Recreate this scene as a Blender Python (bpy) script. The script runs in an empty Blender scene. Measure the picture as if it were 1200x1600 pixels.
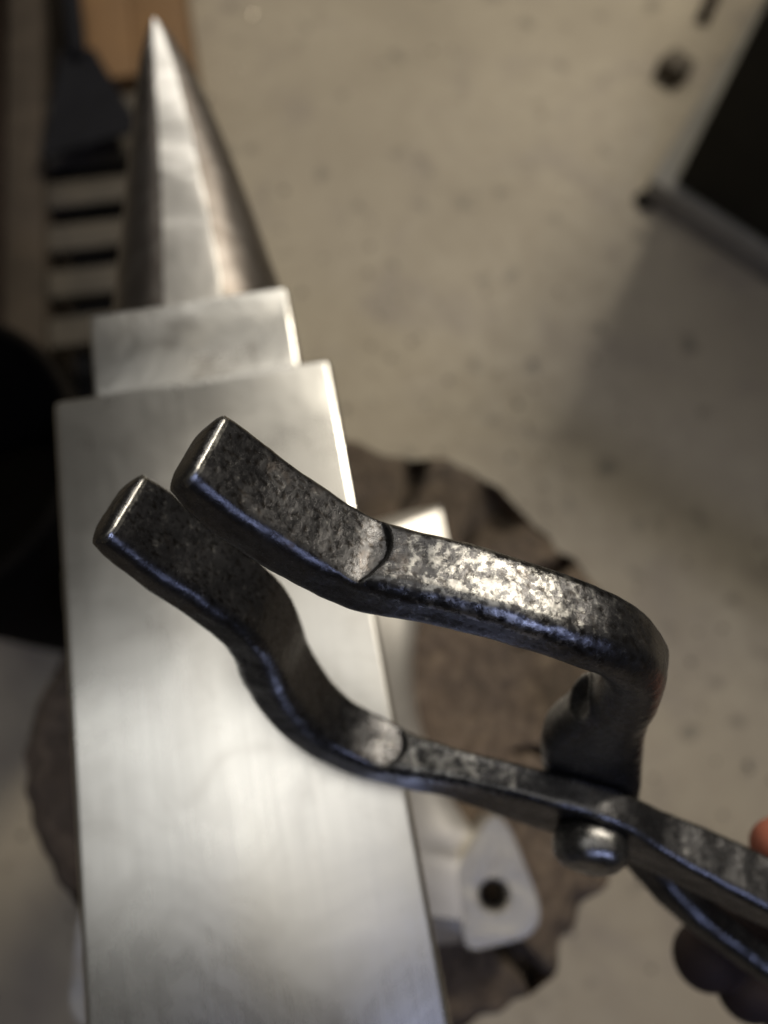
import bpy, bmesh, math, random
import numpy as np
from mathutils import Vector, Matrix, noise

random.seed(7)
rng = np.random.default_rng(7)
sc = bpy.context.scene
C = sc.collection

# ------------------------------------------------------------------ camera
CAM = Vector((0.050053, -0.177802, 1.001681))
M = Matrix(((0.983387, 0.168323, -0.067950),
            (-0.181271, 0.930275, -0.318951),
            (0.009525, 0.325970, 0.945332)))
cd = bpy.data.cameras.new('camera')
cam = bpy.data.objects.new('camera', cd)
C.objects.link(cam)
cam.matrix_world = Matrix.Translation(CAM) @ M.to_4x4()
cd.sensor_fit = 'VERTICAL'
cd.sensor_height = 36
cd.sensor_width = 27
cd.lens = 27.0
cd.clip_start = 0.01
cd.clip_end = 100
cd.dof.use_dof = True
cd.dof.focus_distance = 0.177
cd.dof.aperture_fstop = 5.5
sc.camera = cam

# ------------------------------------------------------------------ light
w = bpy.data.worlds.new('World')
sc.world = w
w.use_nodes = True
w.node_tree.nodes['Background'].inputs[0].default_value = (0.95, 0.88, 0.78, 1)
w.node_tree.nodes['Background'].inputs[1].default_value = 0.04


def area(name, loc, target, sx, sy, power, col):
    d = bpy.data.lights.new(name, 'AREA')
    d.shape = 'RECTANGLE'
    d.size = sx
    d.size_y = sy
    d.energy = power
    d.color = col
    o = bpy.data.objects.new(name, d)
    C.objects.link(o)
    o.location = loc
    o.rotation_euler = (Vector(target) - Vector(loc)).to_track_quat('-Z', 'Y').to_euler()
    return o


area('ceiling_light', (0.95, 0.35, 2.75), (0.95, 0.35, 0), 3.0, 2.2, 10.0, (1.0, 0.93, 0.81))
area('ceiling_strip', (-0.42, 0.02, 2.65), (-0.42, 0.02, 0), 2.3, 0.80, 7.0, (1.0, 1.0, 0.97))
area('front_light', (0.30, 2.2, 1.95), (0, 0, 0.7), 1.6, 0.25, 8.0, (1.0, 0.96, 0.89))
area('side_light', (1.50, 1.38, 2.42), (0.2, 0.1, 0.4), 0.5, 0.5, 54.0, (1.0, 0.92, 0.77))
area('window_light', (0.26, -1.45, 1.92), (0.05, 0, 0.8), 0.22, 0.18, 7.0, (0.50, 0.59, 1.0))

sc.view_settings.view_transform = 'Standard'
sc.view_settings.look = 'None'
sc.view_settings.exposure = 0
sc.view_settings.gamma = 1


# ------------------------------------------------------------------ helpers
def mat(name):
    m = bpy.data.materials.new(name)
    m.use_nodes = True
    nt = m.node_tree
    b = nt.nodes['Principled BSDF']
    return m, nt, b


def N(nt, t, **kw):
    n = nt.nodes.new(t)
    for k, v in kw.items():
        setattr(n, k, v)
    return n


def noise_n(nt, scale, detail=5, rough=0.6, dist=0.0, vec=None):
    n = N(nt, 'ShaderNodeTexNoise')
    n.inputs['Scale'].default_value = scale
    n.inputs['Detail'].default_value = detail
    n.inputs['Roughness'].default_value = rough
    n.inputs['Distortion'].default_value = dist
    if vec:
        nt.links.new(vec, n.inputs['Vector'])
    return n.outputs['Fac']


def ramp(nt, fac, stops):
    r = N(nt, 'ShaderNodeValToRGB')
    e = r.color_ramp.elements
    while len(e) < len(stops):
        e.new(0.5)
    for el, (p, c) in zip(e, stops):
        el.position = p
        el.color = (c, c, c, 1) if isinstance(c, (int, float)) else (*c, 1)
    nt.links.new(fac, r.inputs[0])
    return r.outputs[0]


def mix(nt, fac, a, b):
    n = N(nt, 'ShaderNodeMix', data_type='RGBA')
    for sock, v in ((0, fac), (6, a), (7, b)):
        if isinstance(v, bpy.types.NodeSocket):
            nt.links.new(v, n.inputs[sock])
        elif sock == 0:
            n.inputs[0].default_value = v
        else:
            n.inputs[sock].default_value = (*v, 1)
    return n.outputs[2]


def mth(nt, op, a, b=None, clamp=False):
    n = N(nt, 'ShaderNodeMath', operation=op, use_clamp=clamp)
    for i, v in enumerate((a, b)):
        if v is None:
            continue
        if isinstance(v, bpy.types.NodeSocket):
            nt.links.new(v, n.inputs[i])
        else:
            n.inputs[i].default_value = v
    return n.outputs[0]


def objco(nt, scale=(1, 1, 1)):
    t = N(nt, 'ShaderNodeTexCoord')
    mp = N(nt, 'ShaderNodeMapping')
    mp.inputs['Scale'].default_value = scale
    nt.links.new(t.outputs['Object'], mp.inputs['Vector'])
    return mp.outputs['Vector']


def bump(nt, b, h, strength, dist):
    n = N(nt, 'ShaderNodeBump')
    n.inputs['Strength'].default_value = strength
    n.inputs['Distance'].default_value = dist
    nt.links.new(h, n.inputs['Height'])
    nt.links.new(n.outputs[0], b.inputs['Normal'])


def simple(name, col, rough=0.6, metal=0.0, var=0.25, scale=40, bmp=0.0, spec=0.5):
    m, nt, b = mat(name)
    b.inputs['Specular IOR Level'].default_value = spec
    v = objco(nt)
    f = noise_n(nt, scale, 6, 0.65, 0.3, v)
    dark = tuple(c * (1 - var) for c in col)
    lite = tuple(min(1, c * (1 + var)) for c in col)
    nt.links.new(mix(nt, ramp(nt, f, [(0.3, 0.0), (0.7, 1.0)]), dark, lite), b.inputs['Base Color'])
    nt.links.new(ramp(nt, f, [(0.2, max(0, rough - 0.1)), (0.8, min(1, rough + 0.1))]), b.inputs['Roughness'])
    b.inputs['Metallic'].default_value = metal
    if bmp:
        bump(nt, b, noise_n(nt, scale * 4, 6, 0.7, 0, v), 0.6, bmp)
    return m


def obj(name, verts, faces, m, parent=None, smooth=True, angle=None):
    me = bpy.data.meshes.new(name)
    me.from_pydata([tuple(v) for v in verts], [], faces)
    me.update()
    return fin(name, me, m, parent, smooth, angle)


def fin(name, me, m, parent=None, smooth=True, angle=None):
    if smooth:
        me.polygons.foreach_set('use_smooth', [True] * len(me.polygons))
        if angle is not None:
            me.set_sharp_from_angle(angle=math.radians(angle))
    me.materials.append(m)
    o = bpy.data.objects.new(name, me)
    C.objects.link(o)
    if parent:
        o.parent = parent
    return o


def bm_obj(name, bm, m, parent=None, smooth=True, angle=35):
    me = bpy.data.meshes.new(name)
    bmesh.ops.recalc_face_normals(bm, faces=bm.faces)
    bm.to_mesh(me)
    bm.free()
    return fin(name, me, m, parent, smooth, angle)


def tag(o, label=None, cat=None, group=None, kind=None):
    for k, v in (('label', label), ('category', cat), ('group', group), ('kind', kind)):
        if v:
            o[k] = v
    return o


def empty(name, loc):
    o = bpy.data.objects.new(name, None)
    C.objects.link(o)
    o.location = loc
    return o


def prism(poly, z0, z1, bevel=0.0, seg=2):
    bm = bmesh.new()
    lo = [bm.verts.new((x, y, z0)) for x, y in poly]
    hi = [bm.verts.new((x, y, z1)) for x, y in poly]
    n = len(poly)
    bm.faces.new(hi)
    bm.faces.new(lo[::-1])
    for i in range(n):
        bm.faces.new((lo[i], lo[(i + 1) % n], hi[(i + 1) % n], hi[i]))
    bmesh.ops.recalc_face_normals(bm, faces=bm.faces)
    if bevel:
        bmesh.ops.bevel(bm, geom=bm.edges[:], offset=bevel, segments=seg, affect='EDGES', profile=0.5)
    return bm


def box(x0, x1, y0, y1, z0, z1, bevel=0.0, seg=2):
    return prism([(x0, y0), (x1, y0), (x1, y1), (x0, y1)], z0, z1, bevel, seg)


# ------------------------------------------------------------------ materials
# concrete floor
m_floor, nt, b = mat('concrete')
v = objco(nt)
big = noise_n(nt, 2.6, 4, 0.55, 0.4, v)
fine = noise_n(nt, 34, 7, 0.7, 0.2, v)
base = mix(nt, ramp(nt, big, [(0.3, 0.0), (0.7, 1.0)]), (0.245, 0.208, 0.150), (0.355, 0.308, 0.232))
base = mix(nt, ramp(nt, fine, [(0.40, 0.0), (0.68, 0.55)]), base, (0.25, 0.21, 0.16))
spot = noise_n(nt, 19, 2, 0.5, 0.1, v)
base = mix(nt, ramp(nt, spot, [(0.63, 0.0), (0.70, 0.6)]), base, (0.10, 0.085, 0.065))
stain = noise_n(nt, 6.5, 3, 0.6, 0.8, v)
base = mix(nt, ramp(nt, stain, [(0.54, 0.0), (0.70, 0.55)]), base, (0.19, 0.16, 0.135))
nt.links.new(base, b.inputs['Base Color'])
nt.links.new(ramp(nt, fine, [(0.3, 0.45), (0.7, 0.7)]), b.inputs['Roughness'])
bump(nt, b, fine, 0.4, 0.003)


# ground, brushed steel
def steel(name, col, r0, r1, aniso=0.35, grind=(600, 16, 600), stain_amt=0.25, bmp=0.000015, dark=(0.25, 0.22, 0.19), wob=0.0002):
    m, nt, b = mat(name)
    v = objco(nt)
    vs = objco(nt, grind)
    br = noise_n(nt, 1.0, 4, 0.6, 0.0, vs)
    cl = noise_n(nt, 16, 5, 0.6, 0.5, v)
    st = noise_n(nt, 30, 6, 0.65, 0.8, v)
    c = mix(nt, ramp(nt, st, [(0.52, 0.0), (0.75, stain_amt)]), col, dark)
    c = mix(nt, ramp(nt, br, [(0.35, 0.0), (0.65, 0.18)]), c, tuple(k * 0.7 for k in col))
    nt.links.new(c, b.inputs['Base Color'])
    b.inputs['Metallic'].default_value = 1.0
    rr = mth(nt, 'ADD', ramp(nt, cl, [(0.3, r0), (0.7, r1)]), mth(nt, 'MULTIPLY', br, 0.08))
    nt.links.new(rr, b.inputs['Roughness'])
    b.inputs['Anisotropic'].default_value = aniso
    und = noise_n(nt, 24, 3, 0.5, 0.3, v)
    bump(nt, b, mth(nt, 'ADD', mth(nt, 'MULTIPLY', br, bmp), mth(nt, 'MULTIPLY', und, wob)), 1.0, 1.0)
    return m


m_face = steel('ground_steel', (0.74, 0.725, 0.69), 0.20, 0.31)
m_table = steel('table_steel', (0.74, 0.725, 0.69), 0.22, 0.34, stain_amt=0.95, wob=0.0012)
m_side = steel('ground_steel_sides', (0.80, 0.77, 0.72), 0.42, 0.55, grind=(500, 500, 60), stain_amt=0.1)
m_horn, nt, b = mat('horn_steel')
v = objco(nt)
vs_ = objco(nt, (220, 40, 220))
at_ = N(nt, 'ShaderNodeAttribute', attribute_name='wear')
cl = noise_n(nt, 60, 7, 0.7, 0.6, v)
br = noise_n(nt, 1.0, 4, 0.6, 0.0, vs_)
wr_ = ramp(nt, mth(nt, 'ADD', at_.outputs['Fac'], mth(nt, 'MULTIPLY', mth(nt, 'SUBTRACT', cl, 0.5), 0.9)), [(0.35, 0.0), (0.65, 1.0)])
dk = mix(nt, ramp(nt, cl, [(0.35, 0.0), (0.65, 1.0)]), (0.13, 0.112, 0.098), (0.22, 0.20, 0.185))
nt.links.new(mix(nt, wr_, dk, (0.82, 0.79, 0.74)), b.inputs['Base Color'])
b.inputs['Metallic'].default_value = 1.0
nt.links.new(mth(nt, 'ADD', ramp(nt, wr_, [(0.0, 0.36), (1.0, 0.27)]), mth(nt, 'MULTIPLY', br, 0.12)), b.inputs['Roughness'])
bump(nt, b, mth(nt, 'ADD', br, cl), 0.5, 0.00012)
m_foot = steel('cast_steel', (0.38, 0.365, 0.345), 0.45, 0.62, aniso=0, grind=(300, 300, 300), stain_amt=0.7, bmp=0.0005, wob=0.001)

# forged steel of the tongs
m_tong, nt, b = mat('forged_steel')
v = objco(nt)
geo = N(nt, 'ShaderNodeNewGeometry')
patch = noise_n(nt, 380, 12, 0.72, 0.12, v)
patch2 = noise_n(nt, 70, 4, 0.6, 0.6, v)
wearat = N(nt, 'ShaderNodeAttribute', attribute_name='wear')
pt = ramp(nt, geo.outputs['Pointiness'], [(0.515, 0.0), (0.56, 1.0)])
grain = noise_n(nt, 900, 4, 0.6, 0.2, v)
# worn metal shows where patchy noise plus handling wear is high, and on the arrises
wsum = mth(nt, 'ADD', mth(nt, 'MULTIPLY', wearat.outputs['Fac'], 0.15), patch)
worn = ramp(nt, wsum, [(0.60, 0.0), (0.70, 1.0)])
arr = mth(nt, 'MULTIPLY', pt, ramp(nt, patch, [(0.36, 0.15), (0.56, 1.0)]))
worn = mth(nt, 'MAXIMUM', worn, arr, True)
scale_c = mix(nt, ramp(nt, patch2, [(0.35, 0.0), (0.65, 1.0)]), (0.058, 0.057, 0.059), (0.078, 0.077, 0.080))
scale_c = mix(nt, ramp(nt, patch, [(0.28, 0.8), (0.40, 0.0)]), scale_c, (0.035, 0.030, 0.026))
pita = N(nt, 'ShaderNodeAttribute', attribute_name='pit')
scale_c = mix(nt, pita.outputs['Fac'], scale_c, (0.026, 0.023, 0.021))
rust = noise_n(nt, 120, 5, 0.6, 0.5, v)
scale_c = mix(nt, ramp(nt, rust, [(0.60, 0.0), (0.72, 0.3)]), scale_c, (0.085, 0.058, 0.036))
col = mix(nt, worn, scale_c, (0.27, 0.265, 0.255))
nt.links.new(col, b.inputs['Base Color'])
nt.links.new(ramp(nt, worn, [(0.0, 0.9), (1.0, 1.0)]), b.inputs['Metallic'])
rg = mth(nt, 'ADD', mth(nt, 'ADD', ramp(nt, patch, [(0.35, 0.18), (0.65, 0.32)]), ramp(nt, noise_n(nt, 160, 5, 0.6, 0.2, v), [(0.42, 0.0), (0.62, 0.07)])), mth(nt, 'MULTIPLY', mth(nt, 'SUBTRACT', grain, 0.5), 0.15))
nt.links.new(rg, b.inputs['Roughness'])
hgt = mth(nt, 'ADD', mth(nt, 'MULTIPLY', patch, 1.0), mth(nt, 'MULTIPLY', grain, 0.22))
rid = N(nt, 'ShaderNodeTexNoise', noise_type='RIDGED_MULTIFRACTAL')
rid.inputs['Scale'].default_value = 210
rid.inputs['Detail'].default_value = 5
rid.inputs['Roughness'].default_value = 0.55
rid.inputs['Distortion'].default_value = 0.4
nt.links.new(v, rid.inputs['Vector'])
lace = ramp(nt, rid.outputs['Fac'], [(0.35, 0.0), (0.95, 1.0)])
hgt = mth(nt, 'ADD', hgt, mth(nt, 'MULTIPLY', lace, mth(nt, 'ADD', mth(nt, 'MULTIPLY', wearat.outputs['Fac'], 0.45), 0.12)))
bump(nt, b, hgt, 0.5, 0.00034)

# stump
m_wood, nt, b = mat('stump_end_grain')
v = objco(nt)
wv = N(nt, 'ShaderNodeTexWave', wave_type='RINGS', rings_direction='Z')
wv.inputs['Scale'].default_value = 24
wv.inputs['Distortion'].default_value = 14
wv.inputs['Detail'].default_value = 4
nt.links.new(v, wv.inputs['Vector'])
bl = noise_n(nt, 9, 6, 0.65, 0.6, v)
fg = noise_n(nt, 120, 6, 0.7, 0.3, v)
c = mix(nt, wv.outputs['Fac'], (0.082, 0.057, 0.038), (0.128, 0.092, 0.062))
c = mix(nt, ramp(nt, bl, [(0.42, 0.0), (0.66, 0.85)]), c, (0.050, 0.038, 0.029))
c = mix(nt, ramp(nt, fg, [(0.5, 0.0), (0.7, 0.5)]), c, (0.24, 0.185, 0.13))
nt.links.new(c, b.inputs['Base Color'])
b.inputs['Roughness'].default_value = 0.85
bump(nt, b, fg, 0.9, 0.006)

m_bark = simple('bark', (0.10, 0.065, 0.042), 0.9, 0, 0.5, 30, 0.006)
m_cab = simple('olive_black_paint', (0.022, 0.020, 0.013), 0.8, 0, 0.35, 9, 0, 0.2)
m_black = simple('black_paint', (0.006, 0.005, 0.004), 0.95, 0, 0.3, 30, 0, 0.04)
m_plinth = simple('grey_paint', (0.20, 0.185, 0.155), 0.55, 0, 0.2, 18)
m_darkmetal = simple('dark_sheet_metal', (0.008, 0.008, 0.010), 0.8, 0, 0.3, 25, 0, 0.12)
m_card = simple('brown_board', (0.16, 0.088, 0.036), 0.8, 0, 0.15, 14)
m_slat = simple('grey_timber', (0.060, 0.050, 0.038), 0.75, 0, 0.3, 22, 0.002)
m_brown = simple('dark_brown_timber', (0.016, 0.010, 0.007), 0.7, 0, 0.35, 20, 0.002, 0.1)
m_rail = simple('dark_rail_timber', (0.045, 0.035, 0.026), 0.8, 0, 0.3, 22, 0.002, 0.2)
m_block = simple('weathered_wood', (0.085, 0.07, 0.052), 0.85, 0, 0.3, 30, 0.002)
m_flake = simple('forge_scale', (0.05, 0.042, 0.035), 0.6, 0.3, 0.4, 80)
m_chip = simple('bright_steel', (0.8, 0.72, 0.6), 0.25, 1.0, 0.1, 60)
m_skin, nt, b = mat('skin')
v = objco(nt)
f = noise_n(nt, 60, 5, 0.6, 0.3, v)
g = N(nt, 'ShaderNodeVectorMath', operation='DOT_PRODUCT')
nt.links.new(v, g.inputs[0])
SHADE_AXIS = (0.569, 0.042, 0.821)      # across the palm, from shaded finger side to lit thumb side
g.inputs[1].default_value = SHADE_AXIS
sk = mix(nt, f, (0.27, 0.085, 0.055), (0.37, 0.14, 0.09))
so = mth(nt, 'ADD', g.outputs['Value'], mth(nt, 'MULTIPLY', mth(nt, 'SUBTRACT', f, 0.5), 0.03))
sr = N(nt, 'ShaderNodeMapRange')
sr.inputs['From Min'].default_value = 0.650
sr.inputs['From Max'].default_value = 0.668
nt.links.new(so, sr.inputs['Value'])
nt.links.new(mix(nt, sr.outputs[0], (0.022, 0.015, 0.015), sk), b.inputs['Base Color'])  # shade on the fingers painted in as near-black colour, thumb keeps skin tone
b.inputs['Roughness'].default_value = 0.7
b.inputs['Specular IOR Level'].default_value = 0.15
b.inputs['Subsurface Weight'].default_value = 0.12
b.inputs['Subsurface Radius'].default_value = (0.006, 0.002, 0.001)
bump(nt, b, noise_n(nt, 700, 5, 0.6, 0.2, v), 0.4, 0.0006)

# ------------------------------------------------------------------ floor
bm = bmesh.new()
bmesh.ops.create_grid(bm, x_segments=8, y_segments=8, size=6)
fl = bm_obj('floor', bm, m_floor, angle=None)
tag(fl, 'worn beige concrete floor', None, None, 'structure')

# ------------------------------------------------------------------ stump
ZB = 0.514            # stump top
SC = (0.03, -0.14)
SR = 0.19
stump = empty('tree_stump', (SC[0], SC[1], 0))
tag(stump, 'round wooden stump with split end grain under the anvil', 'stump')


def stump_r(a):
    c_, s_ = math.cos(a), math.sin(a)
    return SR * (1 + 0.05 * noise.noise((c_ * 1.3, s_ * 1.3, 2)) + 0.05 * noise.noise((c_ * 4, s_ * 4, 5)) + 0.03 * noise.noise((c_ * 12, s_ * 12, 9)))


def crack_depth(x, y):
    d = 0.0
    for ang, r0, r1, wd in ((-1.06, 0.05, 0.2, 0.0036), (0.72, 0.135, 0.2, 0.011), (0.18, 0.12, 0.2, 0.004),
                            (2.6, 0.08, 0.2, 0.005), (3.6, 0.1, 0.2, 0.005), (-0.35, 0.11, 0.2, 0.003),
                            (-1.75, 0.09, 0.2, 0.004), (1.6, 0.1, 0.2, 0.005), (0.42, 0.10, 0.2, 0.003), (-0.62, 0.13, 0.2, 0.004), (1.08, 0.13, 0.2, 0.004)):
        r = math.hypot(x, y)
        if r < r0:
            continue
        da = math.atan2(y, x) - ang - 0.012 * math.sin(r * 60 + ang) - 0.03 * noise.noise((r * 45, ang * 9, 0))
        da = (da + math.pi) % (2 * math.pi) - math.pi
        if abs(da) > 0.6:
            continue
        dist = abs(da) * r
        wl = 1.35 * wd * min(1, (r - r0) / 0.04)
        if dist < wl * 1.5:
            d = max(d, 0.03 * (1 - (dist / (wl * 1.5)) ** 2))
    return d


na, nr = 420, 70
vs, fs = [], []
for i in range(nr):
    q = (i + 0.5) / nr
    for j in range(na):
        a = 2 * math.pi * j / na
        r = stump_r(a) * q
        x, y = r * math.cos(a), r * math.sin(a)
        z = ZB - 0.002 + 0.0022 * noise.noise((x * 30, y * 30, 1)) + 0.0016 * noise.noise((x * 90, y * 90, 4))
        z -= crack_depth(x, y)
        inner = 0.13
        if q > 0.93:
            z -= 0.012 * ((q - 0.93) / 0.07) ** 2 * (1 + noise.noise((a * 6, 0, 0)))
        vs.append((x, y, z - 0.0008))
for i in range(nr - 1):
    for j in range(na):
        k = (j + 1) % na
        fs.append((i * na + j, i * na + k, (i + 1) * na + k, (i + 1) * na + j))
fs.append([j for j in range(na)][::-1])
obj('end_grain', vs, fs, m_wood, stump)
vs, fs = [], []
zs = np.linspace(ZB - 0.013, 0, 30)
for i, z in enumerate(zs):
    for j in range(na):
        a = 2 * math.pi * j / na
        r = stump_r(a) + 0.006 * noise.noise((a * 9, z * 5, 0)) + 0.004 * noise.noise((a * 30, z * 9, 3)) + 0.05 * max(0, 0.1 - z)
        r -= 0.001
        if i == 0:
            r = stump_r(a) * (nr - 0.5) / nr + 0.0006
        vs.append((r * math.cos(a), r * math.sin(a), z))
for i in range(len(zs) - 1):
    for j in range(na):
        k = (j + 1) % na
        fs.append((i * na + j, (i + 1) * na + j, (i + 1) * na + k, i * na + k))
obj('bark', vs, fs, m_bark, stump)

# ------------------------------------------------------------------ anvil
ZF = 0.70
anvil = empty('anvil', (0, -0.145, ZB))
tag(anvil, 'ground bright steel anvil with stepped table and tapered horn on the stump', 'anvil')
AO = Vector((0, -0.145, ZB))


def shift(bm):
    bmesh.ops.translate(bm, verts=bm.verts, vec=-AO)
    return bm


bm = box(-0.061, 0.061, -0.36, 0, ZF - 0.062, ZF, 0.0026, 3)
bm_obj('face_block', shift(bm), m_face, anvil)
bm = box(-0.0495, 0.0475, -0.004, 0.0555, ZF - 0.075, ZF - 0.020, 0.0022, 3)
bm_obj('table', shift(bm), m_table, anvil)

# horn: oval section with a worn flat along the top
vs, fs, hw_ = [], [], []
nh, nc = 90, 96
for i in range(nh + 1):
    t = i / nh
    y = 0.05 + t * 0.207
    rr = (1 - t) ** 0.74
    hw = 0.051 * rr + 0.0045 * (1 - t ** 14) * (1 - rr)
    hh = 0.046 * rr + 0.0045 * (1 - t ** 14) * (1 - rr)
    if t > 0.985:
        hw *= 0.8
        hh *= 0.8
    ztop = ZF - 0.024 - 0.004 * t
    zc = ztop - hh * 0.93
    xc = -0.003 + 0.002 * math.sin(t * 3)
    for j in range(nc):
        a = 2 * math.pi * j / nc
        ca, sa = math.cos(a), math.sin(a)
        x = xc + hw * ca
        z = zc + hh * sa
        lim = ztop + 0.0006 * noise.noise((x * 40, y * 40, 0))
        if z > lim:
            z = lim + (z - lim) * 0.25
        k = 1 + 0.006 * noise.noise((x * 45, y * 30, z * 45)) + 0.005 * noise.noise((x * 160, y * 120, z * 160))
        vs.append((xc + (x - xc) * k, y, zc + (z - zc) * k))
        u = (x - xc) / max(hw, 1e-6)
        hw_.append(max(0.0, 1 - max(0, abs(u - 0.08) - 0.24) / 0.10) if sa > 0 else 0)
for i in range(nh):
    for j in range(nc):
        k = (j + 1) % nc
        fs.append((i * nc + j, i * nc + k, (i + 1) * nc + k, (i + 1) * nc + j))
fs.append([nh * nc + j for j in range(nc)])
fs.append([j for j in range(nc)][::-1])
vs = [Vector(p) - AO for p in vs]
ho = obj('horn', vs, fs, m_horn, anvil, True, 60)
at = ho.data.attributes.new('wear', 'FLOAT', 'POINT')
at.data.foreach_set('value', np.array(hw_, np.float32))

# waist: loft of plan sections from the spreading base up to the block
BY0, BY1, BX = -0.272, -0.022, 0.118


def plan(sx, sy, dent_x, dent_y, n=40):
    """closed outline of a rectangle sx*sy (half sizes) with concave sides"""
    pts = []
    for side in range(4):
        for k in range(n):
            u = -1 + 2 * k / n
            c = 1 - abs(u) ** 2.2
            c = math.cos(u / 0.8 * math.pi / 2) ** 0.8 if abs(u) < 0.8 else 0
            if side == 0:
                pts.append((u * sx, -sy + dent_y * c))
            elif side == 1:
                pts.append((sx - dent_x * c, u * sy))
            elif side == 2:
                pts.append((-u * sx, sy - dent_y * c))
            else:
                pts.append((-sx + dent_x * c, -u * sy))
    return pts


secs = []
H = ZF - 0.0618 - ZB
for z, sx, sy, dx, dy in ((0, 0.121, 0.125, 0.040, 0.006), (0.018, 0.121, 0.125, 0.040, 0.006),
                          (0.021, 0.1195, 0.1235, 0.040, 0.006),
                          (0.0285, 0.092, 0.113, 0.018, 0.006), (0.036, 0.066, 0.104, 0.002, 0.006),
                          (0.050, 0.053, 0.096, 0.0, 0.006), (0.075, 0.047, 0.092, 0.0, 0.006),
                          (0.100, 0.046, 0.094, 0.0, 0.004), (0.113, 0.048, 0.102, 0.0, 0.002), (H, 0.055, 0.120, 0.0, 0.0)):
    secs.append((z, plan(sx, sy, dx, dy)))
vs, fs = [], []
npn = len(secs[0][1])
yc = (BY0 + BY1) / 2
for z, pl in secs:
    for x, y in pl:
        if y < -0.060 and z < 0.06:
            k = min(1, (-0.060 - y) / 0.022)
            lim = 0.121 + (0.0905 - 0.121) * k
            x = max(-lim, min(lim, x))
        vs.append((x, y + yc + 0.145, z))
for i in range(len(secs) - 1):
    for j in range(npn):
        k = (j + 1) % npn
        fs.append((i * npn + j, i * npn + k, (i + 1) * npn + k, (i + 1) * npn + j))
fs.append(list(range(npn))[::-1])
obj('waist', vs, fs, m_side, anvil, True, 40)


# bolt ears of the feet, with a hole
def ear(outline, hole, hr, z0, z1, n=48):
    bm = bmesh.new()
    cx, cy = hole
    # densify outline by angle round the hole
    pts = []
    L = len(outline)
    for k in range(n):
        a = 2 * math.pi * k / n
        d = Vector((math.cos(a), math.sin(a)))
        best = None
        for i in range(L):
            p, q = Vector(outline[i]), Vector(outline[(i + 1) % L])
            e = q - p
            den = d.x * e.y - d.y * e.x
            if abs(den) < 1e-12:
                continue
            pc = p - Vector(hole)
            t = (pc.x * e.y - pc.y * e.x) / den
            u = (pc.x * d.y - pc.y * d.x) / den
            if t > 0 and -1e-6 <= u <= 1 + 1e-6 and (best is None or t < best):
                best = t
        pts.append((cx + d.x * best, cy + d.y * best))
    # round the outline
    for _ in range(2):
        pts = [((pts[i - 1][0] + 2 * pts[i][0] + pts[(i + 1) % n][0]) / 4,
                (pts[i - 1][1] + 2 * pts[i][1] + pts[(i + 1) % n][1]) / 4) for i in range(n)]
    rings = []

    def ring(f):
        rings.append([bm.verts.new(f(k)) for k in range(n)])
    ca = [(math.cos(2 * math.pi * k / n), math.sin(2 * math.pi * k / n)) for k in range(n)]
    ring(lambda k: (*pts[k], z0))
    ring(lambda k: (*pts[k], z1 - 0.004))
    for s, dz in ((0.985, 0.0015), (0.95, 0.0)):
        ring(lambda k: (cx + (pts[k][0] - cx) * s, cy + (pts[k][1] - cy) * s, z1 - dz))
    for t in (0.75, 0.5, 0.25):
        ring(lambda k: (cx + (pts[k][0] - cx) * 0.95 * t + ca[k][0] * hr * 1.25 * (1 - t),
                        cy + (pts[k][1] - cy) * 0.95 * t + ca[k][1] * hr * 1.25 * (1 - t),
                        z1 + 0.0009 * noise.noise((pts[k][0] * 90 * t, pts[k][1] * 90, t * 3))))
    ring(lambda k: (cx + ca[k][0] * hr * 1.2, cy + ca[k][1] * hr * 1.2, z1 - 0.0002))
    ring(lambda k: (cx + ca[k][0] * hr, cy + ca[k][1] * hr, z1 - 0.002))
    ring(lambda k: (cx + ca[k][0] * hr, cy + ca[k][1] * hr, z0))
    for a, bq in zip(rings, rings[1:] + rings[:1]):
        for k in range(n):
            bm.faces.new((a[k], a[(k + 1) % n], bq[(k + 1) % n], bq[k]))
    return bm


EZ = 0.031
near = [(0.079, -0.2735), (0.115, -0.2725), (0.1245, -0.266), (0.1255, -0.255), (0.1205, -0.226), (0.1160, -0.206), (0.110, -0.205), (0.084, -0.232)]
for sgn in (1, -1):
    o2 = [(sgn * x, y + 0.145) for x, y in near]
    bm_obj('foot', ear(o2, (sgn * 0.1015, -0.2490 + 0.145), 0.0078, 0, EZ), m_foot, anvil)

# ------------------------------------------------------------------ tongs
O_ = Vector((-40.74, 12.88, -168.0))
TW = Vector((0.2503633, 0.7510899, -0.6108864))
TL = Vector((0.7898427, -0.5233548, -0.3197630))
TN = Vector((0.5598810, 0.4024473, 0.7242716))
RW = Matrix((M @ TL, M @ TN, M @ TW)).transposed()      # tong axes in the world
TO = CAM + M @ (O_ / 1000)
tongs = empty('tongs', TO)
tongs.matrix_world = Matrix.Translation(TO) @ RW.to_4x4()
tag(tongs, 'dark forged blacksmith tongs with flat open jaws held above the anvil', 'tongs')


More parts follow.
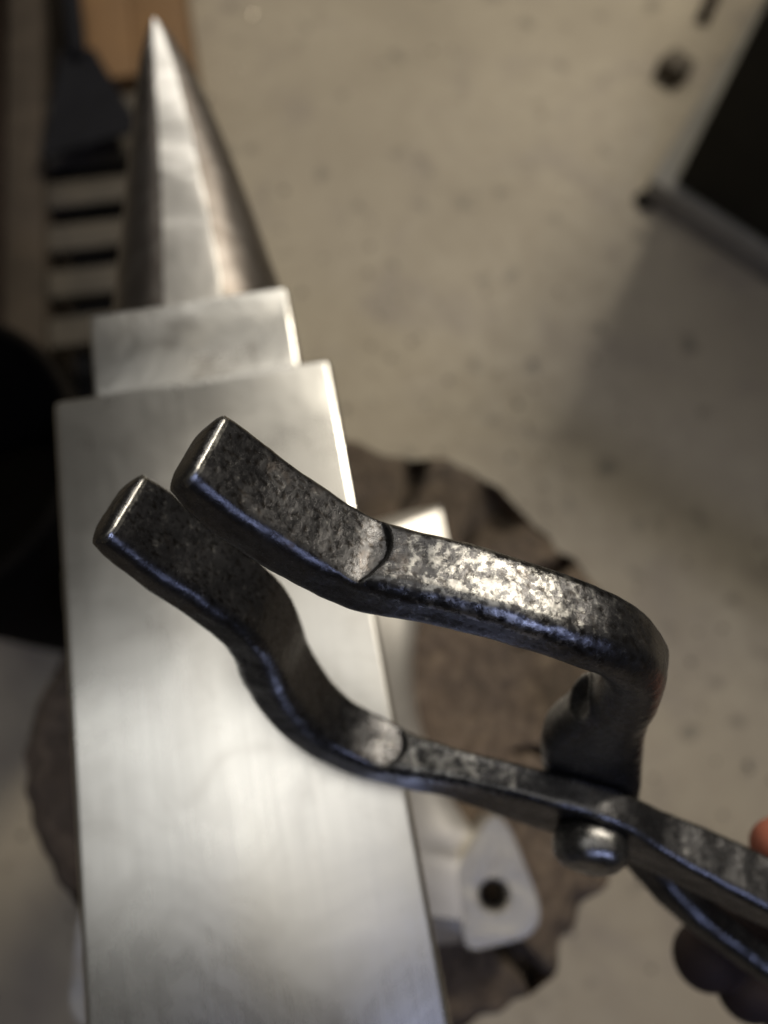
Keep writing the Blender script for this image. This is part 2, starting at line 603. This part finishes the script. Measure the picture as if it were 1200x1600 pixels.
def catmull(P, per):
    P = np.array(P, float)
    Q = np.vstack([2 * P[0] - P[1], P, 2 * P[-1] - P[-2]])
    out = []
    for i in range(1, len(Q) - 2):
        p0, p1, p2, p3 = Q[i - 1], Q[i], Q[i + 1], Q[i + 2]
        # centripetal-like tangents from chord lengths
        d0 = np.linalg.norm(p1[:3] - p0[:3]) ** 0.5 + 1e-6
        d1 = np.linalg.norm(p2[:3] - p1[:3]) ** 0.5 + 1e-6
        d2 = np.linalg.norm(p3[:3] - p2[:3]) ** 0.5 + 1e-6
        m1 = d1 * ((p1 - p0) / d0 - (p2 - p0) / (d0 + d1) + (p2 - p1) / d1)
        m2 = d1 * ((p2 - p1) / d1 - (p3 - p1) / (d1 + d2) + (p3 - p2) / d2)
        for k in range(per):
            t = k / per
            out.append((2 * t ** 3 - 3 * t ** 2 + 1) * p1 + (t ** 3 - 2 * t ** 2 + t) * m1
                       + (-2 * t ** 3 + 3 * t ** 2) * p2 + (t ** 3 - t ** 2) * m2)
    out.append(P[-1])
    return np.array(out)


def resample(A, ds):
    d = np.linalg.norm(np.diff(A[:, :3], axis=0), axis=1)
    s = np.concatenate([[0], np.cumsum(d)])
    n = int(s[-1] / ds)
    t = np.linspace(0, s[-1], n + 1)
    return t, np.stack([np.interp(t, s, A[:, i]) for i in range(A.shape[1])], 1)


def rrect(a, bp, bn, r, n):
    """rounded rectangle: half width a (W), bp up / bn down (n'), corner radius r -> n points (w, h)"""
    r = min(r, a * 0.98, (bp + bn) / 2 * 0.98)
    hb = (bp + bn) / 2
    off = (bp - bn) / 2
    segs = []
    import math as _m
    ex, ey = a - r, hb - r
    corners = [(ex, ey, 0), (-ex, ey, _m.pi / 2), (-ex, -ey, _m.pi), (ex, -ey, 1.5 * _m.pi)]
    poly = []
    for cx, cy, a0 in corners:
        for k in range(9):
            aa = a0 + k / 8 * _m.pi / 2
            poly.append((cx + r * _m.cos(aa), cy + r * _m.sin(aa)))
    poly = np.array(poly)
    poly = np.vstack([poly, poly[:1]])
    d = np.linalg.norm(np.diff(poly, axis=0), axis=1)
    s = np.concatenate([[0], np.cumsum(d)])
    t = np.linspace(0, s[-1], n, endpoint=False)
    w_ = np.interp(t, s, poly[:, 0])
    h_ = np.interp(t, s, poly[:, 1]) + off
    return w_, h_


NSEC = 108


def rough_fn(s):
    return 0.25 + 0.75 * math.exp(-((s - 80) / 34) ** 2)


def tong_half(stations, sh_s, sh_depth, sh_len, dents, seed, splits, wear_fn):
    """stations: l n w a bp bn r ; sh_s: arc position of the shoulder that ends the flat"""
    A = catmull(stations, 40)
    s, R = resample(A, 0.45)
    P = R[:, :3]
    T = np.gradient(P, axis=0)
    T /= np.linalg.norm(T, axis=1)[:, None]
    W0 = np.array([0, 0, 1.0])
    Wv = W0[None] - T * (T @ W0)[:, None]
    Wv /= np.linalg.norm(Wv, axis=1)[:, None]
    Nv = np.cross(Wv, T)     # axes are (l, n, w): n' = w x t  -> for t=l gives +n
    rings, wears, svals = [], [], []
    # end cap rings
    for q, back in ((0.02, 1.0), (0.25, 0.98), (0.5, 0.9), (0.72, 0.72), (0.88, 0.42), (0.96, 0.15)):
        rings.append((0, q, back))
    for i in range(len(s)):
        rings.append((i, 1.0, 0.0))
    verts = np.zeros((len(rings), NSEC, 3))
    wear = np.zeros((len(rings), NSEC))
    pits = np.zeros((len(rings), NSEC))
    for ri, (i, q, back) in enumerate(rings):
        a, bp, bn, r = R[i, 3:7]
        ww, hh = rrect(a, bp, bn, r, NSEC)
        # flat ends in a curved shoulder
        lim_s = sh_s - sh_len * (ww / a) ** 2
        t = np.clip((s[i] - lim_s) / 2.4, 0, 1)
        t = t * t * (3 - 2 * t)
        lim = sh_depth + max(bp - sh_depth, 0.0) * t
        over = hh - lim
        hh = np.where(over > -0.4, lim - 0.4 + 0.4 * np.tanh((over + 0.4) / 0.8), hh)
        bulge = 1.6 * back
        p = P[i] + Wv[i] * (ww * q)[:, None] + Nv[i] * (hh * q)[:, None] - T[i] * bulge
        nrm = Wv[i] * (ww / a)[:, None] + Nv[i] * (hh / max(bp, bn))[:, None]
        if q < 1:
            nrm = nrm * q - T[i] * (1 - q * 0.5)
        nrm /= np.linalg.norm(nrm, axis=1)[:, None]
        flat = (1 - t) * (hh > lim - 1.0)
        for j in range(NSEC):
            x = Vector(p[j])
            sx = x + Vector((seed * 37, 0, 0))
            d = 0.45 * noise.noise(sx / 12) + 0.17 * noise.noise(sx / 4.5)
            k = noise.noise(sx / 1.7)
            d += 0.035 * k
            if flat[j] > 0.5:
                d *= 0.55
                pit = noise.noise(Vector((sx.x / 1.5, sx.y / 0.8, sx.z / 0.8)))
                pv = min(1.0, max(0.0, pit - 0.20) / 0.22)
                pits[ri, j] = pv
                d -= 0.065 * pv
            else:
                pit = noise.noise(sx / 1.25 + Vector((9, 3, 1)))
                pv = min(1.0, max(0.0, pit - 0.12) / 0.25) * rough_fn(s[i])
                pits[ri, j] = pv
                d -= 0.06 * pv
            for (ds_, dw, dn, rad, dep) in dents:
                e = math.hypot((s[i] - ds_) / 1.25, math.hypot(ww[j] - dw, hh[j] - dn)) / rad
                if e < 1:
                    d -= dep * (1 - e ** 4)
                elif e < 1.35:
                    d += 0.25 * dep * (1 - abs(e - 1.15) / 0.2) if abs(e - 1.15) < 0.2 else 0
            p[j] += nrm[j] * d
            wear[ri, j] = wear_fn(s[i], ww[j] / a, hh[j] / bp, flat[j], q)
        verts[ri] = p
    n0 = 6
    cuts = [0] + [n0 + int(c / 0.45) for c in splits] + [len(rings) - 1]
    out = []
    for a_, b_ in zip(cuts, cuts[1:]):
        vv = verts[a_:b_ + 1].reshape(-1, 3) / 1000
        nn = b_ - a_ + 1
        fs = []
        for i in range(nn - 1):
            for j in range(NSEC):
                k = (j + 1) % NSEC
                fs.append((i * NSEC + j, (i + 1) * NSEC + j, (i + 1) * NSEC + k, i * NSEC + k))
        if a_ == 0:
            fs.append(list(range(NSEC)))
        if b_ == len(rings) - 1:
            fs.append([(nn - 1) * NSEC + j for j in range(NSEC)][::-1])
        out.append((vv, fs, wear[a_:b_ + 1].ravel(), pits[a_:b_ + 1].ravel()))
    return out, s[-1]


def emit_half(parts):
    objs = []
    root = None
    for idx in (1, 0, 2):
        vv, fs, we, pi_ = parts[idx]
        name = ('jaw', 'tong_half', 'rein')[idx]
        o = obj(name, vv.tolist(), fs, m_tong, tongs if idx == 1 else root)
        at = o.data.attributes.new('wear', 'FLOAT', 'POINT')
        at.data.foreach_set('value', we.astype(np.float32))
        at = o.data.attributes.new('pit', 'FLOAT', 'POINT')
        at.data.foreach_set('value', pi_.astype(np.float32))
        if idx == 1:
            root = o
    return root


BL, BN = 172, -45
# l, n, w, halfW, up, down, corner radius
upper = [(0.0, 0.0, 0.3, 10.2, 5.7, 6.2, 4.0), (4, -0.6, 0.3, 10.8, 5.7, 7.2, 4.0), (16, -2.0, 0.2, 10.8, 5.8, 9.0, 4.0), (34, -2.4, 0, 10.4, 6.1, 9.4, 4.2),
         (46, -1.0, -0.4, 9.8, 7.6, 8.8, 3.8), (55, 4.6, -0.8, 9.6, 8.0, 8.0, 4.4), (63, 10.4, -1.0, 9.4, 7.8, 7.6, 4.8),
         (77, 18.0, -1.0, 9.4, 7.8, 7.2, 5.2), (93, 23.0, 0.0, 9.5, 7.9, 6.8, 6.2), (105, 23.6, 1.6, 9.5, 8.4, 6.8, 7.2),
         (117, 18.2, 4.0, 9.4, 8.8, 7.4, 7.6), (128, 6.5, 6.0, 9.2, 9.0, 8.6, 7.0), (140, -9.0, 7.4, 8.6, 10.0, 13.5, 7.2),
         (153, -25.0, 7.2, 7.4, 12.5, 18.5, 6.0), (BL, BN, 6.4, 6.4, 14.5, 16, 3.5), (186, -56, 6.2, 6.4, 12.5, 12.5, 3.6),
         (202, -64, 6.0, 6.8, 9.5, 9.5, 4.0), (222, -68, 3.5, 7.2, 7.6, 7.6, 4.5), (244, -68.7, -4, 7.0, 7.2, 7.2, 5.0),
         (262, -65.5, -10, 6.6, 6.8, 6.8, 5.2), (284, -60, -16, 6.2, 6.4, 6.4, 5.4), (330, -50, -27, 5.8, 6, 6, 5.4), (460, -35, -55, 5, 5, 5, 4.8)]
lower = [(-6.2, -38.0, 0.2, 11.0, 4.9, 5.0, 4.0), (-2, -39.0, 0.2, 11.6, 5.0, 6.0, 3.8), (9.4, -42.3, 0.2, 11.6, 5.1, 6.8, 3.8), (26, -45.4, 0.4, 11.4, 5.2, 7.4, 4.0),
         (40, -50.0, 1.0, 11.4, 5.4, 8.2, 3.8), (50, -58.0, 1.2, 11.4, 5.6, 9.4, 4.4), (62, -71.5, 1.4, 11.6, 5.7, 11.0, 5.2), (75, -82.0, 0.8, 11.2, 5.8, 12.0, 5.4),
         (92, -89.5, -0.4, 10.6, 6.0, 12.2, 5.4), (109, -88, -1.4, 9.4, 6.8, 11.6, 4.8), (122, -81, -3.0, 7.4, 8.6, 10.0, 4.2),
         (134, -72, -4.0, 6.0, 11.0, 8.6, 3.4), (150, -60, -5.4, 5.6, 14.0, 11.0, 3.0), (BL, BN, -5.8, 5.8, 14.5, 14.0, 3.0),
         (190, -38, -6.6, 6.6, 11.0, 11.0, 3.0), (206, -30, -8.6, 8.2, 9.0, 9.0, 3.4), (226, -21, -11.5, 8.8, 8.2, 8.2, 3.8),
         (260, -9, -17, 7.4, 7.2, 7.2, 4.2), (330, 6, -30, 6, 6, 6, 5), (460, 18, -55, 5, 5, 5, 4.8)]


def wear_up(s, u, h, flat, q):
    if s < 1.2 and h > 0.3 and q > 0.9:
        return 3.0
    k = math.exp(-((s - 78) / 24) ** 2) * (1.0 if h > 0.3 else 0.2)
    if flat > 0.5:
        k = 0.0
    return k


def wear_lo(s, u, h, flat, q):
    if s < 1.2 and h > 0.3 and q > 0.9:
        return 3.0
    k = math.exp(-((s - 155) / 26) ** 2) * (1.0 if h > 0.3 else 0.2)
    if flat > 0.5:
        k = 0.1
    return k


up, ls = tong_half(upper, 51.5, 5.6, 5.5, [(151, -1.5, -9.5, 5.4, 3.2)], 1, (52, 215), wear_up)
ro = emit_half(up)
ro['label'] = 'tong half whose jaw lies nearer the camera'
lo, ls2 = tong_half(lower, 142, 5.6, 4.5, [], 2, (58, 225), wear_lo)
emit_half(lo)

# rivet: axis along w through the boss
prof = [(0.0, -23.2), (3.5, -23.1), (7.4, -22.5), (9.9, -21.2), (11.2, -19.0), (11.7, -16.2), (11.6, -13.4), (10.6, -11.6), (6.0, -11.3), (6.0, 12.4), (9.5, 12.6),
        (11, 14.5), (10, 17), (6, 18.8), (0, 19.2)]
vs, fs = [], []
nn = 48
for r, z in prof:
    for j in range(nn):
        a = 2 * math.pi * j / nn
        k = 1 + 0.05 * noise.noise((math.cos(a) * 1.5, math.sin(a) * 1.5, z * 0.15))
        vs.append(((BL + r * k * math.cos(a)) / 1000, (BN + r * k * 1.02 * math.sin(a)) / 1000,
                   (z + 0.7 * noise.noise((r * math.cos(a) / 4, r * math.sin(a) / 4, z))) / 1000))
for i in range(len(prof) - 1):
    for j in range(nn):
        k = (j + 1) % nn
        fs.append((i * nn + j, i * nn + k, (i + 1) * nn + k, (i + 1) * nn + j))
rv = obj('rivet', vs, fs, m_tong, tongs)


# ------------------------------------------------------------------ hand on the reins
def blob(bm, a, b_, ra, rb, n=18, m=10):
    """tapered capsule from a to b"""
    a, b_ = Vector(a), Vector(b_)
    ax = (b_ - a).normalized()
    q = Vector((0, 0, 1)).rotation_difference(ax)
    rings = []
    for i in range(m + 1):
        t = i / m * math.pi / 2
        rings.append((a - ax * ra * math.cos(t), ra * math.sin(t)))
    for i in range(m + 1):
        t = i / m * math.pi / 2
        rings.append((b_ + ax * rb * math.sin(t), rb * math.cos(t)))
    V = []
    for c_, r in rings:
        r = max(r, 1e-5)
        V.append([bm.verts.new(c_ + q @ Vector((r * math.cos(2 * math.pi * j / n), r * math.sin(2 * math.pi * j / n), 0))) for j in range(n)])
    for A, B in zip(V, V[1:]):
        for j in range(n):
            bm.faces.new((A[j], A[(j + 1) % n], B[(j + 1) % n], B[j]))
    bm.faces.new(V[0][::-1])
    bm.faces.new(V[-1])


bm = bmesh.new()
# each finger: knuckle, mid joint (the bulge seen below the reins), end joint, tip
fing = [((0.2160, -0.2497, 0.6445), (0.2008, -0.2640, 0.6301), (0.1720, -0.2717, 0.6424), 0.0136),
        ((0.2299, -0.2646, 0.6384), (0.2184, -0.2820, 0.6211), (0.1878, -0.2881, 0.6359), 0.0130),
        ((0.2458, -0.2799, 0.6301), (0.2370, -0.3005, 0.6098), (0.2058, -0.3058, 0.6248), 0.0115),
        ((0.2623, -0.2971, 0.6191), (0.2558, -0.3184, 0.5988), (0.2264, -0.3227, 0.6121), 0.0102)]
kn = []
for k0, k1, k2, r in fing:
    a, b1, c1 = [Vector(k) for k in (k0, k1, k2)]
    kn.append(a)
    m1 = b1.lerp(c1, 0.5)
    blob(bm, a, b1, r * 1.12, r * 1.05)
    blob(bm, b1, m1, r * 1.05, r * 0.96)
    blob(bm, m1, c1, r * 0.96, r)
wr = Vector((0.3264, -0.2882, 0.6035))
for a in kn:
    blob(bm, a, wr, 0.0155, 0.024)
for a, b1 in zip(kn, kn[1:]):
    blob(bm, a, b1, 0.0145, 0.0145)
# thumb lies over the upper rein
t0, t1, t2, t3 = Vector((0.2876, -0.2635, 0.6355)), Vector((0.2273, -0.2334, 0.6804)), Vector((0.1994, -0.2270, 0.7038)), Vector((0.1839, -0.2257, 0.7116))
blob(bm, wr, t0, 0.022, 0.02)
blob(bm, t0, t1, 0.019, 0.0145)
blob(bm, t1, t2, 0.0138, 0.012)
blob(bm, t2, t3, 0.012, 0.0095)
fa = Vector((0.5249, -0.3782, 0.4816))
blob(bm, wr, fa, 0.027, 0.038)
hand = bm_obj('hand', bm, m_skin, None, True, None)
rm = hand.modifiers.new('skin', 'REMESH')
rm.mode = 'VOXEL'
rm.voxel_size = 0.0013
rm.use_smooth_shade = True
sm = hand.modifiers.new('smooth', 'SMOOTH')
sm.iterations = 4
tag(hand, 'bare hand gripping the tong handles at the right edge', 'hand')

# ------------------------------------------------------------------ black machine, right
A_ = Vector((0.657, 0.590))
u_ = Vector((0.62, -0.785))
v_ = Vector((0.665, 0.747))
mach = empty('machine_cabinet', (A_.x, A_.y, 0))
tag(mach, 'black machine cabinet on a grey plinth at the upper right', 'cabinet')


def rel(p):
    return (p.x - A_.x, p.y - A_.y)


B_ = A_ + u_ * 0.52
D_ = A_ + v_ * 0.70
bm = prism([rel(A_), rel(B_), rel(B_ + v_ * 0.70), rel(D_)], 0.05, 0.78, 0.004)
bm_obj('body', bm, m_cab, mach)
A2, B2, D2 = A_ - v_ * 0.016 - u_ * 0.036, B_ - v_ * 0.016 + u_ * 0.02, D_ - u_ * 0.036
bm = prism([rel(A2), rel(B2), rel(B_ + v_ * 0.7 + u_ * 0.02), rel(D2)], 0.008, 0.0495, 0.003)
bm_obj('plinth', bm, m_plinth, mach)
for p in (A2 + u_ * 0.006 + v_ * 0.006, B2 - u_ * 0.03 + v_ * 0.02):
    bm = bmesh.new()
    bmesh.ops.create_cone(bm, cap_ends=True, segments=20, radius1=0.019, radius2=0.015, depth=0.0076)
    bmesh.ops.translate(bm, verts=bm.verts, vec=(*rel(p), 0.0039))
    bm_obj('foot', bm, m_black, mach)


def lay_block(name, c, half, rot, z0, z1, m, label, cat, bev=0.003):
    bm = box(-half[0], half[0], -half[1], half[1], 0, z1 - z0, bev)
    for vtx in bm.verts:
        vtx.co += Vector((noise.noise(vtx.co * 30), noise.noise(vtx.co * 30 + Vector((5, 5, 5))), 0)) * 0.002
    o = bm_obj(name, bm, m)
    o.location = (c[0], c[1], z0)
    o.rotation_euler = (0, 0, rot)
    tag(o, label, cat)
    return o


lay_block('wood_block', (0.752, 0.852), (0.020, 0.023), 0.55, 0.0005, 0.035, m_block,
          'small dark wood block on the floor by the cabinet plinth', 'block')
lay_block('iron_bar', (0.868, 0.998), (0.011, 0.045), -0.6, 0.0005, 0.022, m_brown,
          'short dark iron bar on the floor at the top right edge', 'bar')

# ------------------------------------------------------------------ things behind, left
# slatted rack
rack = empty('slatted_rack', (-0.205, 0.64, 0))
tag(rack, 'low grey slatted rack on the floor left of the horn', 'rack')
RZ = 0.10
ro_ = Matrix.Rotation(-0.035, 4, 'Z')
for i in range(6):
    y = 0.20 - i * 0.077
    bm = box(-0.0725, 0.10, y - 0.0225, y + 0.0225, RZ - 0.018, RZ, 0.004)
    bmesh.ops.transform(bm, matrix=ro_, verts=bm.verts)
    bm_obj('slat', bm, m_slat, rack)
for x, hx in ((-0.100, 0.027), (0.118, 0.017)):
    bm = box(x - hx, x + hx, -0.26, 0.62 if x < 0 else 0.27, 0, RZ + 0.012, 0.004)
    bmesh.ops.transform(bm, matrix=ro_, verts=bm.verts)
    bm_obj('side_rail', bm, m_rail, rack)
bm = box(-0.072, 0.098, -0.25, 0.27, 0.001, 0.004)
bmesh.ops.transform(bm, matrix=ro_, verts=bm.verts)
bm_obj('tray', bm, m_darkmetal, rack)

# shovel lying over the rack
sh = empty('shovel', (-0.20, 0.80, 0.125))
tag(sh, 'black flat shovel lying behind the slatted rack', 'shovel')
vs, fs = [], []
out = [(-0.066, -0.085), (0.078, -0.062), (0.016, 0.12), (-0.030, 0.12)]
for zz in (0, 0.004):
    for x, y in out:
        vs.append((x, y, zz + 0.012 * (abs(x) / 0.06)))
fs = [(4, 5, 6, 7), (3, 2, 1, 0), (0, 1, 5, 4), (1, 2, 6, 5), (2, 3, 7, 6), (3, 0, 4, 7)]
bl_ = obj('blade', vs, fs, m_darkmetal, sh, False)
bm = bmesh.new()
blob(bm, (-0.007, 0.11, 0.012), (-0.012, 0.55, 0.03), 0.014, 0.013)
bm_obj('handle', bm, m_darkmetal, sh)

# brown box
bx = empty('cardboard_box', (-0.125, 1.09, 0))
tag(bx, 'plain brown cardboard box on the floor behind the horn tip', 'box')
bm = box(-0.09, 0.08, -0.20, 0.22, 0, 0.10, 0.003)
bm_obj('carton', bm, m_card, bx)
for x0, x1 in ((-0.089, -0.006), (-0.004, 0.079)):
    bm = box(x0, x1, -0.199, 0.219, 0.1005, 0.1035, 0.0008)
    bm_obj('flap', bm, m_card, bx)

# timber post leaning at far left
bm = box(-0.035, 0.035, -0.42, 0.42, 0, 0.10, 0.005)
po = bm_obj('timber_beam', bm, m_brown)
po.location = (-0.368, 0.80, 0.0005)
po.rotation_euler = (0, 0, 0.02)
tag(po, 'dark brown timber beam lying along the left edge', 'beam')

# quench bucket
bk = empty('bucket', (-0.262, 0.122, 0))
tag(bk, 'black round bucket standing on the floor left of the anvil', 'bucket')
vs, fs = [], []
prof = [(0.095, 0), (0.122, 0.43), (0.128, 0.435), (0.128, 0.445), (0.122, 0.449), (0.118, 0.445), (0.117, 0.43), (0.105, 0.22)]
nn = 72
for r, z in prof:
    for j in range(nn):
        a = 2 * math.pi * j / nn
        vs.append((r * math.cos(a), r * math.sin(a), z))
for i in range(len(prof) - 1):
    for j in range(nn):
        k = (j + 1) % nn
        fs.append((i * nn + j, i * nn + k, (i + 1) * nn + k, (i + 1) * nn + j))
fs.append(list(range(nn))[::-1])
obj('shell', vs, fs, m_black, bk, True, 40)
bm = bmesh.new()
bmesh.ops.create_circle(bm, cap_ends=True, segments=nn, radius=0.1055)
bmesh.ops.translate(bm, verts=bm.verts, vec=(0, 0, 0.222))
bm_obj('contents', bm, m_black, bk, True, None)

# bright steel chips on the floor
me0 = None
where = [((0.02, 0.99), 'bright steel chip on the floor nearest the horn tip'),
         ((0.06, 1.115), 'bright steel chip on the floor at the top, right of the box'),
         ((0.70, 0.885), 'bright steel chip on the floor beside the wood block'),
         ((0.51, 0.83), 'bright steel chip alone on the floor left of the cabinet'),
         ((0.645, 0.505), 'bright steel chip on the floor in the cabinet shadow')]
for i, (p, lab) in enumerate(where):
    bm = bmesh.new()
    bmesh.ops.create_icosphere(bm, subdivisions=1, radius=0.0045)
    for vtx in bm.verts:
        vtx.co *= 1 + 0.4 * noise.noise(vtx.co * 400 + Vector((i * 7, 0, 0)))
        vtx.co.z = vtx.co.z * 0.6 + 0.003
    o = bm_obj('steel_chip', bm, m_chip, None, True, 30)
    o.location = (p[0], p[1], 0.0002)
    tag(o, lab, 'chip', 'steel chips on the floor')

# loose forge scale on the floor, too small and too many to count
fv, ff = [], []
for k in range(420):
    a = rng.uniform(0, 2 * math.pi)
    r = 0.22 + abs(rng.normal(0, 0.42))
    cx, cy = SC[0] + r * math.cos(a), SC[1] + 0.25 + r * math.sin(a)
    if math.hypot(cx - SC[0], cy - SC[1]) < 0.22 or math.hypot(cx + 0.262, cy - 0.122) < 0.14:
        continue
    if (cx < -0.05 and cy > 0.33) or (cx > 0.5 and cy > 0.1):
        continue
    sz = rng.uniform(0.0015, 0.0055)
    n0 = len(fv)
    t0 = rng.uniform(0, 6.28)
    for q in range(5):
        aa = t0 + q * 1.2566
        rr = sz * rng.uniform(0.6, 1.2)
        fv.append((cx + rr * math.cos(aa), cy + rr * math.sin(aa), 0.0006 + rng.uniform(0, 0.0008)))
    for q in range(5):
        x, y, z = fv[n0 + q]
        fv.append((x, y, 0.0001))
    ff.append([n0 + q for q in range(5)])
    for q in range(5):
        ff.append([n0 + q, n0 + 5 + q, n0 + 5 + (q + 1) % 5, n0 + (q + 1) % 5])
fo = obj('scale_flakes', fv, ff, m_flake, None, False)
tag(fo, 'dark forge scale flakes scattered over the floor', 'scale', None, 'stuff')
